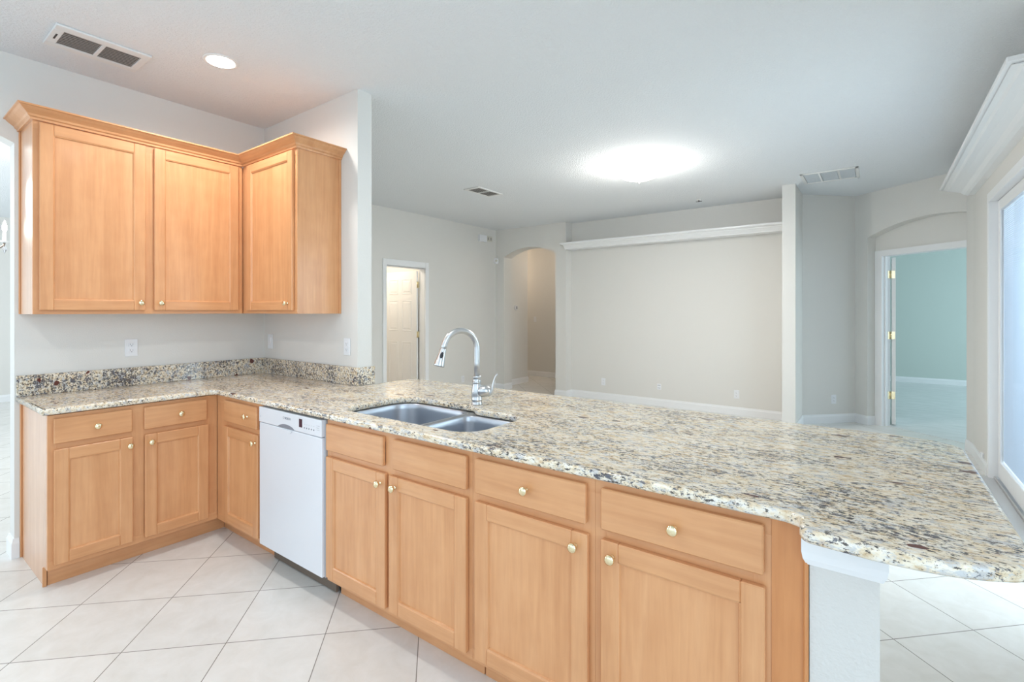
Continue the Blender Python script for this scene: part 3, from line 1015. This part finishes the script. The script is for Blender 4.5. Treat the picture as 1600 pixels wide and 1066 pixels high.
b.loft([[(1.456 + x, -0.6368, 0.854 + z) for x, z in ring], [(1.456 + 1.3 * x, -0.6368, 0.854 + 1.3 * z) for x, z in ring]])
b.build('brand_mark', INK, cp)
B().box(X0 + 0.005, X1 - 0.005, -0.55, -0.535, 0.004, 0.11).build('toe_kick', TOEDARK, dw)
B().box(X1, X1 + 0.009, -0.618, -0.60, 0.11, 0.885).build('side_strip', DWGREY, dw)

# ------------------------------------------------------------------ wall plates
def plate(b, w=0.07, h=0.115):
    return b.box(-w / 2, w / 2, -0.006, 0.0, -h / 2, h / 2, 0.0025)

def outlet(label, loc, rz):
    o = thing('wall_outlet', label, 'outlet', loc, rz, 'wall outlets', True)
    plate(B()).build('cover_plate', WHITE, o)
    for zc in (0.0195, -0.0195):
        f_ = B().box(-0.0165, 0.0165, -0.0085, -0.0055, zc - 0.014, zc + 0.014, 0.002).build('receptacle', WHITE, o)
        B().box(-0.008, -0.0055, -0.0088, -0.0084, zc - 0.001, zc + 0.008).box(0.0055, 0.008, -0.0088, -0.0084, zc - 0.001, zc + 0.007).lathe([(0.0028, -0.0005), (0.0028, 0.0004), (0.0, 0.0004)], (0, -0.0085, zc - 0.007), (0, -1, 0), 10).build('slot', INK, f_)
    return o
W90 = math.pi / 2
o1 = outlet('white double outlet on the left wall above the granite backsplash', (0.0005, -0.887, 1.176), W90)
dup(o1, (1.109, -0.0005, 1.178), 0, 'white outlet near the outer end of the partition wall')
dup(o1, (-1.5995, 4.143, 0.283), W90, 'small white outlet low on the great room wall behind the faucet')
dup(o1, (0.457, 5.2195, 0.29), 0, 'leftmost small white outlet low on the far wall')
dup(o1, (2.444, 5.2195, 0.285), 0, 'small white outlet low on the far wall nearest the pier')
P = fD2 and D(D1A, D1e, D1n)(0.44, 0.30, 0.0005)
dup(o1, P, math.pi / 4, 'white outlet low on the bluish angled wall left of the arched doorway')
# rocker switches
s1 = thing('light_switch', 'white rocker switch in the kitchen corner under the wall cabinet', 'switch', (0.10, -0.0005, 1.178), 0, 'light switches', True)
plate(B()).build('cover_plate', WHITE, s1)
B().loft([[(-0.0165, -0.0055, -0.034), (0.0165, -0.0055, -0.034), (0.0165, -0.0055, 0.034), (-0.0165, -0.0055, 0.034)], [(-0.016, -0.0075, -0.0335), (0.016, -0.0075, -0.0335), (0.016, -0.0115, 0.0335), (-0.016, -0.0115, 0.0335)]], 0, False, False, True).build('rocker', WHITE, s1)
dup(s1, (-2.05, 6.9995, 1.246), 0, 'white light switch on the tan back wall of the hall')
# four hole jack
j = thing('wall_jack', 'small white four hole jack insert between two outlets on the far wall', 'jack', (1.367, 5.2195, 0.293), 0, None, True)
B().box(-0.03, 0.03, -0.005, 0, -0.042, 0.042, 0.002).build('jack_plate', WHITE, j)
for px in (-0.012, 0.012):
    for pz in (-0.02, 0.02):
        B().box(px - 0.007, px + 0.007, -0.0056, -0.0048, pz - 0.008, pz + 0.008).build('jack_port', DWGREY, j)
# thermostat on the hall wall
t = thing('thermostat', 'small round white thermostat with dark window on the hall wall', 'thermostat', (-1.6595, 5.735, 1.49), W90, None, True)
B().lathe([(0.05, 0.0), (0.05, 0.018), (0.044, 0.025), (0.0, 0.025)], (0, 0, 0), (0, -1, 0), 24).build('casing', WHITE, t)
B().box(-0.018, 0.018, -0.0262, -0.024, -0.028, 0.028).build('display', INK, t)
# siren box, sensor, contact near the ceiling
t = thing('alarm_box', 'white rectangular box mounted high on the great room wall near the corner', 'alarm', (-1.5995, 4.635, 2.70), W90, None, True)
B().box(-0.10, 0.10, -0.045, 0, -0.058, 0.058, 0.005).build('casing', WHITE, t)
B().box(-0.07, 0.07, -0.0458, -0.0445, -0.040, -0.036).box(-0.07, 0.07, -0.0458, -0.0445, -0.030, -0.026).build('grille', VENTW, t)
t = thing('wall_bracket', 'tiny beige bracket with dark slots right of the high white box', 'bracket', (-1.5995, 4.84, 2.715), W90, None, True)
B().box(-0.075, 0.075, -0.02, 0, -0.045, 0.045, 0.004).build('mount', TAN, t)
for px in (-0.045, 0.03):
    B().box(px - 0.014, px + 0.014, -0.0215, -0.019, -0.025, 0.02).build('slot', VENTGREY, t)
t = thing('motion_sensor', 'small rounded white motion sensor in the far left corner by the arch', 'sensor', (-1.575, 5.015, 2.335), math.radians(45), None, True)
B().lathe([(0.0, 0.0), (0.035, 0.004), (0.042, 0.03), (0.042, 0.07), (0.035, 0.10), (0.0, 0.108)], (0, 0.01, -0.054), (0, 0, 1), 20).build('casing', WHITE, t)
B().lathe([(0.022, 0.0), (0.02, 0.006), (0.0, 0.009)], (0, -0.03, 0.0), (0, -1, 0), 16).build('sensor_lens', TAN, t)
t = thing('white_block', 'tiny white block just above the baseboard beside the sliding door', 'sensor', (4.7495, 4.02, 0.135), -W90, None, True)  # plain white block of unidentified use
B().box(-0.03, 0.03, -0.02, 0, -0.02, 0.02, 0.004).build('casing', WHITE, t)

# ------------------------------------------------------------------ ceiling fittings
def register(label, x0, x1, y0, y1, ix0, ix1, iy0, iy1, split, nsl, slot):
    r = thing('ceiling_vent', label, 'vent', ((x0 + x1) / 2, (y0 + y1) / 2, H), 0.0, 'ceiling supply vents')
    z = H - 0.012
    b = B()
    b.box(x0, ix0, y0, y1, z, H, 0.003).box(ix1, x1, y0, y1, z, H, 0.003).box(ix0, ix1, y0, iy0, z, H, 0.003).box(ix0, ix1, iy1, y1, z, H, 0.003)
    b.box(ix0, ix1, split - 0.009, split + 0.009, z, H, 0.002)
    b.build('frame', VENTW, r)
    B().box(ix0, ix1, iy0, iy1, H - 0.0015, H - 0.0005).build('backing', VENTDARK, r)
    w = (ix1 - ix0) / nsl
    for k in range(nsl):
        xx = ix0 + w * (k + 0.5)
        b = B()
        for ya, yb in ((iy0, split - 0.009), (split + 0.009, iy1)):
            b.box(xx - w * 0.17, xx + w * 0.17, ya, yb, H - 0.0095, H - 0.0075)
        b.build('slat', VENTGREY, r)
    if slot:
        B().box(*slot, z - 0.001, z + 0.001).build('lever_slot', VENTDARK, r)
    return r
register('white supply vent with dark slats on the kitchen ceiling', 0.325, 0.622, -1.378, -0.962, 0.378, 0.563, -1.334, -0.999, -1.168, 9, (0.44, 0.51, -1.358, -1.350))
register('small dark slatted supply vent on the great room ceiling', -0.022, 0.215, 2.415, 2.885, 0.008, 0.19, 2.455, 2.85, 2.65, 7, None)
r = thing('ceiling_vent', 'pale return air grille of three panes on the ceiling near the angled walls', 'vent', (3.57, 4.32, H))
x0, x1, y0, y1 = 3.315, 3.835, 4.095, 4.57
b = B()
b.box(x0, x1, y0, y0 + 0.03, H - 0.012, H, 0.003).box(x0, x1, y1 - 0.03, y1, H - 0.012, H, 0.003).box(x0, x0 + 0.03, y0, y1, H - 0.012, H, 0.003).box(x1 - 0.03, x1, y0, y1, H - 0.012, H, 0.003)
for k in (1, 2):
    xx = x0 + (x1 - x0) * k / 3
    b.box(xx - 0.008, xx + 0.008, y0 + 0.03, y1 - 0.03, H - 0.011, H)
b.build('frame', VENTW, r)
for k in range(3):
    w = (x1 - x0 - 0.06) / 3
    b = B()
    b.box(x0 + 0.03 + w * k + 0.008, x0 + 0.03 + w * (k + 1) - 0.008, y0 + 0.03, y1 - 0.03, H - 0.006, H - 0.001)
    yy = y0 + 0.035
    while yy < y1 - 0.04:
        b.box(x0 + 0.03 + w * k + 0.008, x0 + 0.03 + w * (k + 1) - 0.008, yy, yy + 0.008, H - 0.0085, H - 0.006)
        yy += 0.0125
    b.build('louvre_panel', FILTER, r)

r = thing('recessed_light', 'glowing recessed can light in the kitchen ceiling', 'ceiling light', (0.873, -0.70, H))
b = B()
b.lathe([(0.068, 0.0), (0.068, -0.004), (0.088, -0.005), (0.093, -0.001), (0.093, 0.0)], (0.873, -0.70, H), (0, 0, 1), 32)
b.build('trim_ring', VENTW, r)
B().lathe([(0.0, -0.008), (0.045, -0.0075), (0.072, -0.0055), (0.072, -0.003), (0.0, -0.003)], (0.873, -0.70, H), (0, 0, 1), 32).build('lens', LENS, r)

r = thing('flush_ceiling_light', 'glowing white dome flush light on the great room ceiling', 'ceiling light', (2.06, 2.74, H))
B().lathe([(0.10, 0.0), (0.10, -0.018), (0.0, -0.018)], (2.06, 2.74, H), (0, 0, 1), 32).build('canopy', VENTW, r)
prof = []
for k in range(13):
    th = math.pi / 2 * k / 12
    prof.append((0.235 * math.sin(th), -0.155 + 0.115 * (1 - math.cos(th))))
B().lathe(prof + [(0.225, -0.038)], (2.06, 2.74, H), (0, 0, 1), 40).build('dome', DOME, r)
B().lathe([(0.0, -0.185), (0.006, -0.182), (0.008, -0.174), (0.004, -0.168), (0.011, -0.160), (0.011, -0.154), (0.0, -0.154)], (2.06, 2.74, H), (0, 0, 1), 14).build('finial', NICKEL, r)

r = thing('fire_sprinkler', 'tiny dark sprinkler head on the ceiling near the far wall', 'sprinkler', (2.097, 4.677, H))
B().lathe([(0.035, 0.0), (0.032, -0.006), (0.012, -0.010), (0.0, -0.010)], (2.097, 4.677, H), (0, 0, 1), 18).build('escutcheon', VENTW, r)
B().box(2.06, 2.134, 4.672, 4.682, H - 0.028, H - 0.022).lathe([(0.007, -0.03), (0.007, -0.009)], (2.097, 4.677, H), (0, 0, 1), 10).build('deflector', VENTDARK, r)

# ------------------------------------------------------------------ chandelier in the dining room
CX, CY = -1.8, -1.55
ch = thing('chandelier', 'lit candle chandelier with crystal drops seen through the opening at far left', 'chandelier', (CX, CY, H))
B().lathe([(0.06, 0.0), (0.055, -0.02), (0.012, -0.03), (0.008, -0.05), (0.008, -0.72), (0.03, -0.76), (0.02, -0.84), (0.045, -0.92), (0.03, -1.0), (0.0, -1.04)], (CX, CY, H), (0, 0, 1), 18).build('stem', BRONZE, ch)
for k in range(8):
    th = math.radians(90 + 45 * k)
    c, s = math.cos(th), math.sin(th)
    ap = []
    for d, z in ((0.03, 1.96), (0.10, 1.90), (0.18, 1.88), (0.26, 1.92), (0.31, 1.96), (0.315, 1.985)):
        ap.append((CX + c * d, CY + s * d, z))
    B().tube(ap, 0.008, 8).build('arm', BRONZE, ch)
    B().lathe([(0.0, 1.98), (0.032, 1.99), (0.034, 1.996), (0.012, 1.998), (0.011, 2.07), (0.0, 2.07)], (CX + c * 0.315, CY + s * 0.315, 0), (0, 0, 1), 12).build('candle', WHITE, ch)
    B().lathe([(0.006, 2.07), (0.016, 2.095), (0.015, 2.12), (0.006, 2.155), (0.0, 2.17)], (CX + c * 0.315, CY + s * 0.315, 0), (0, 0, 1), 12).build('bulb', BULB, ch)
    for dd, zz in ((0.315, 1.965), (0.2, 1.865)):
        B().lathe([(0.0, 0.0), (0.012, -0.018), (0.016, -0.035), (0.0, -0.075)], (CX + c * dd, CY + s * dd, zz), (0, 0, 1), 6, 0, False).build('crystal_drop', CRYSTAL, ch)
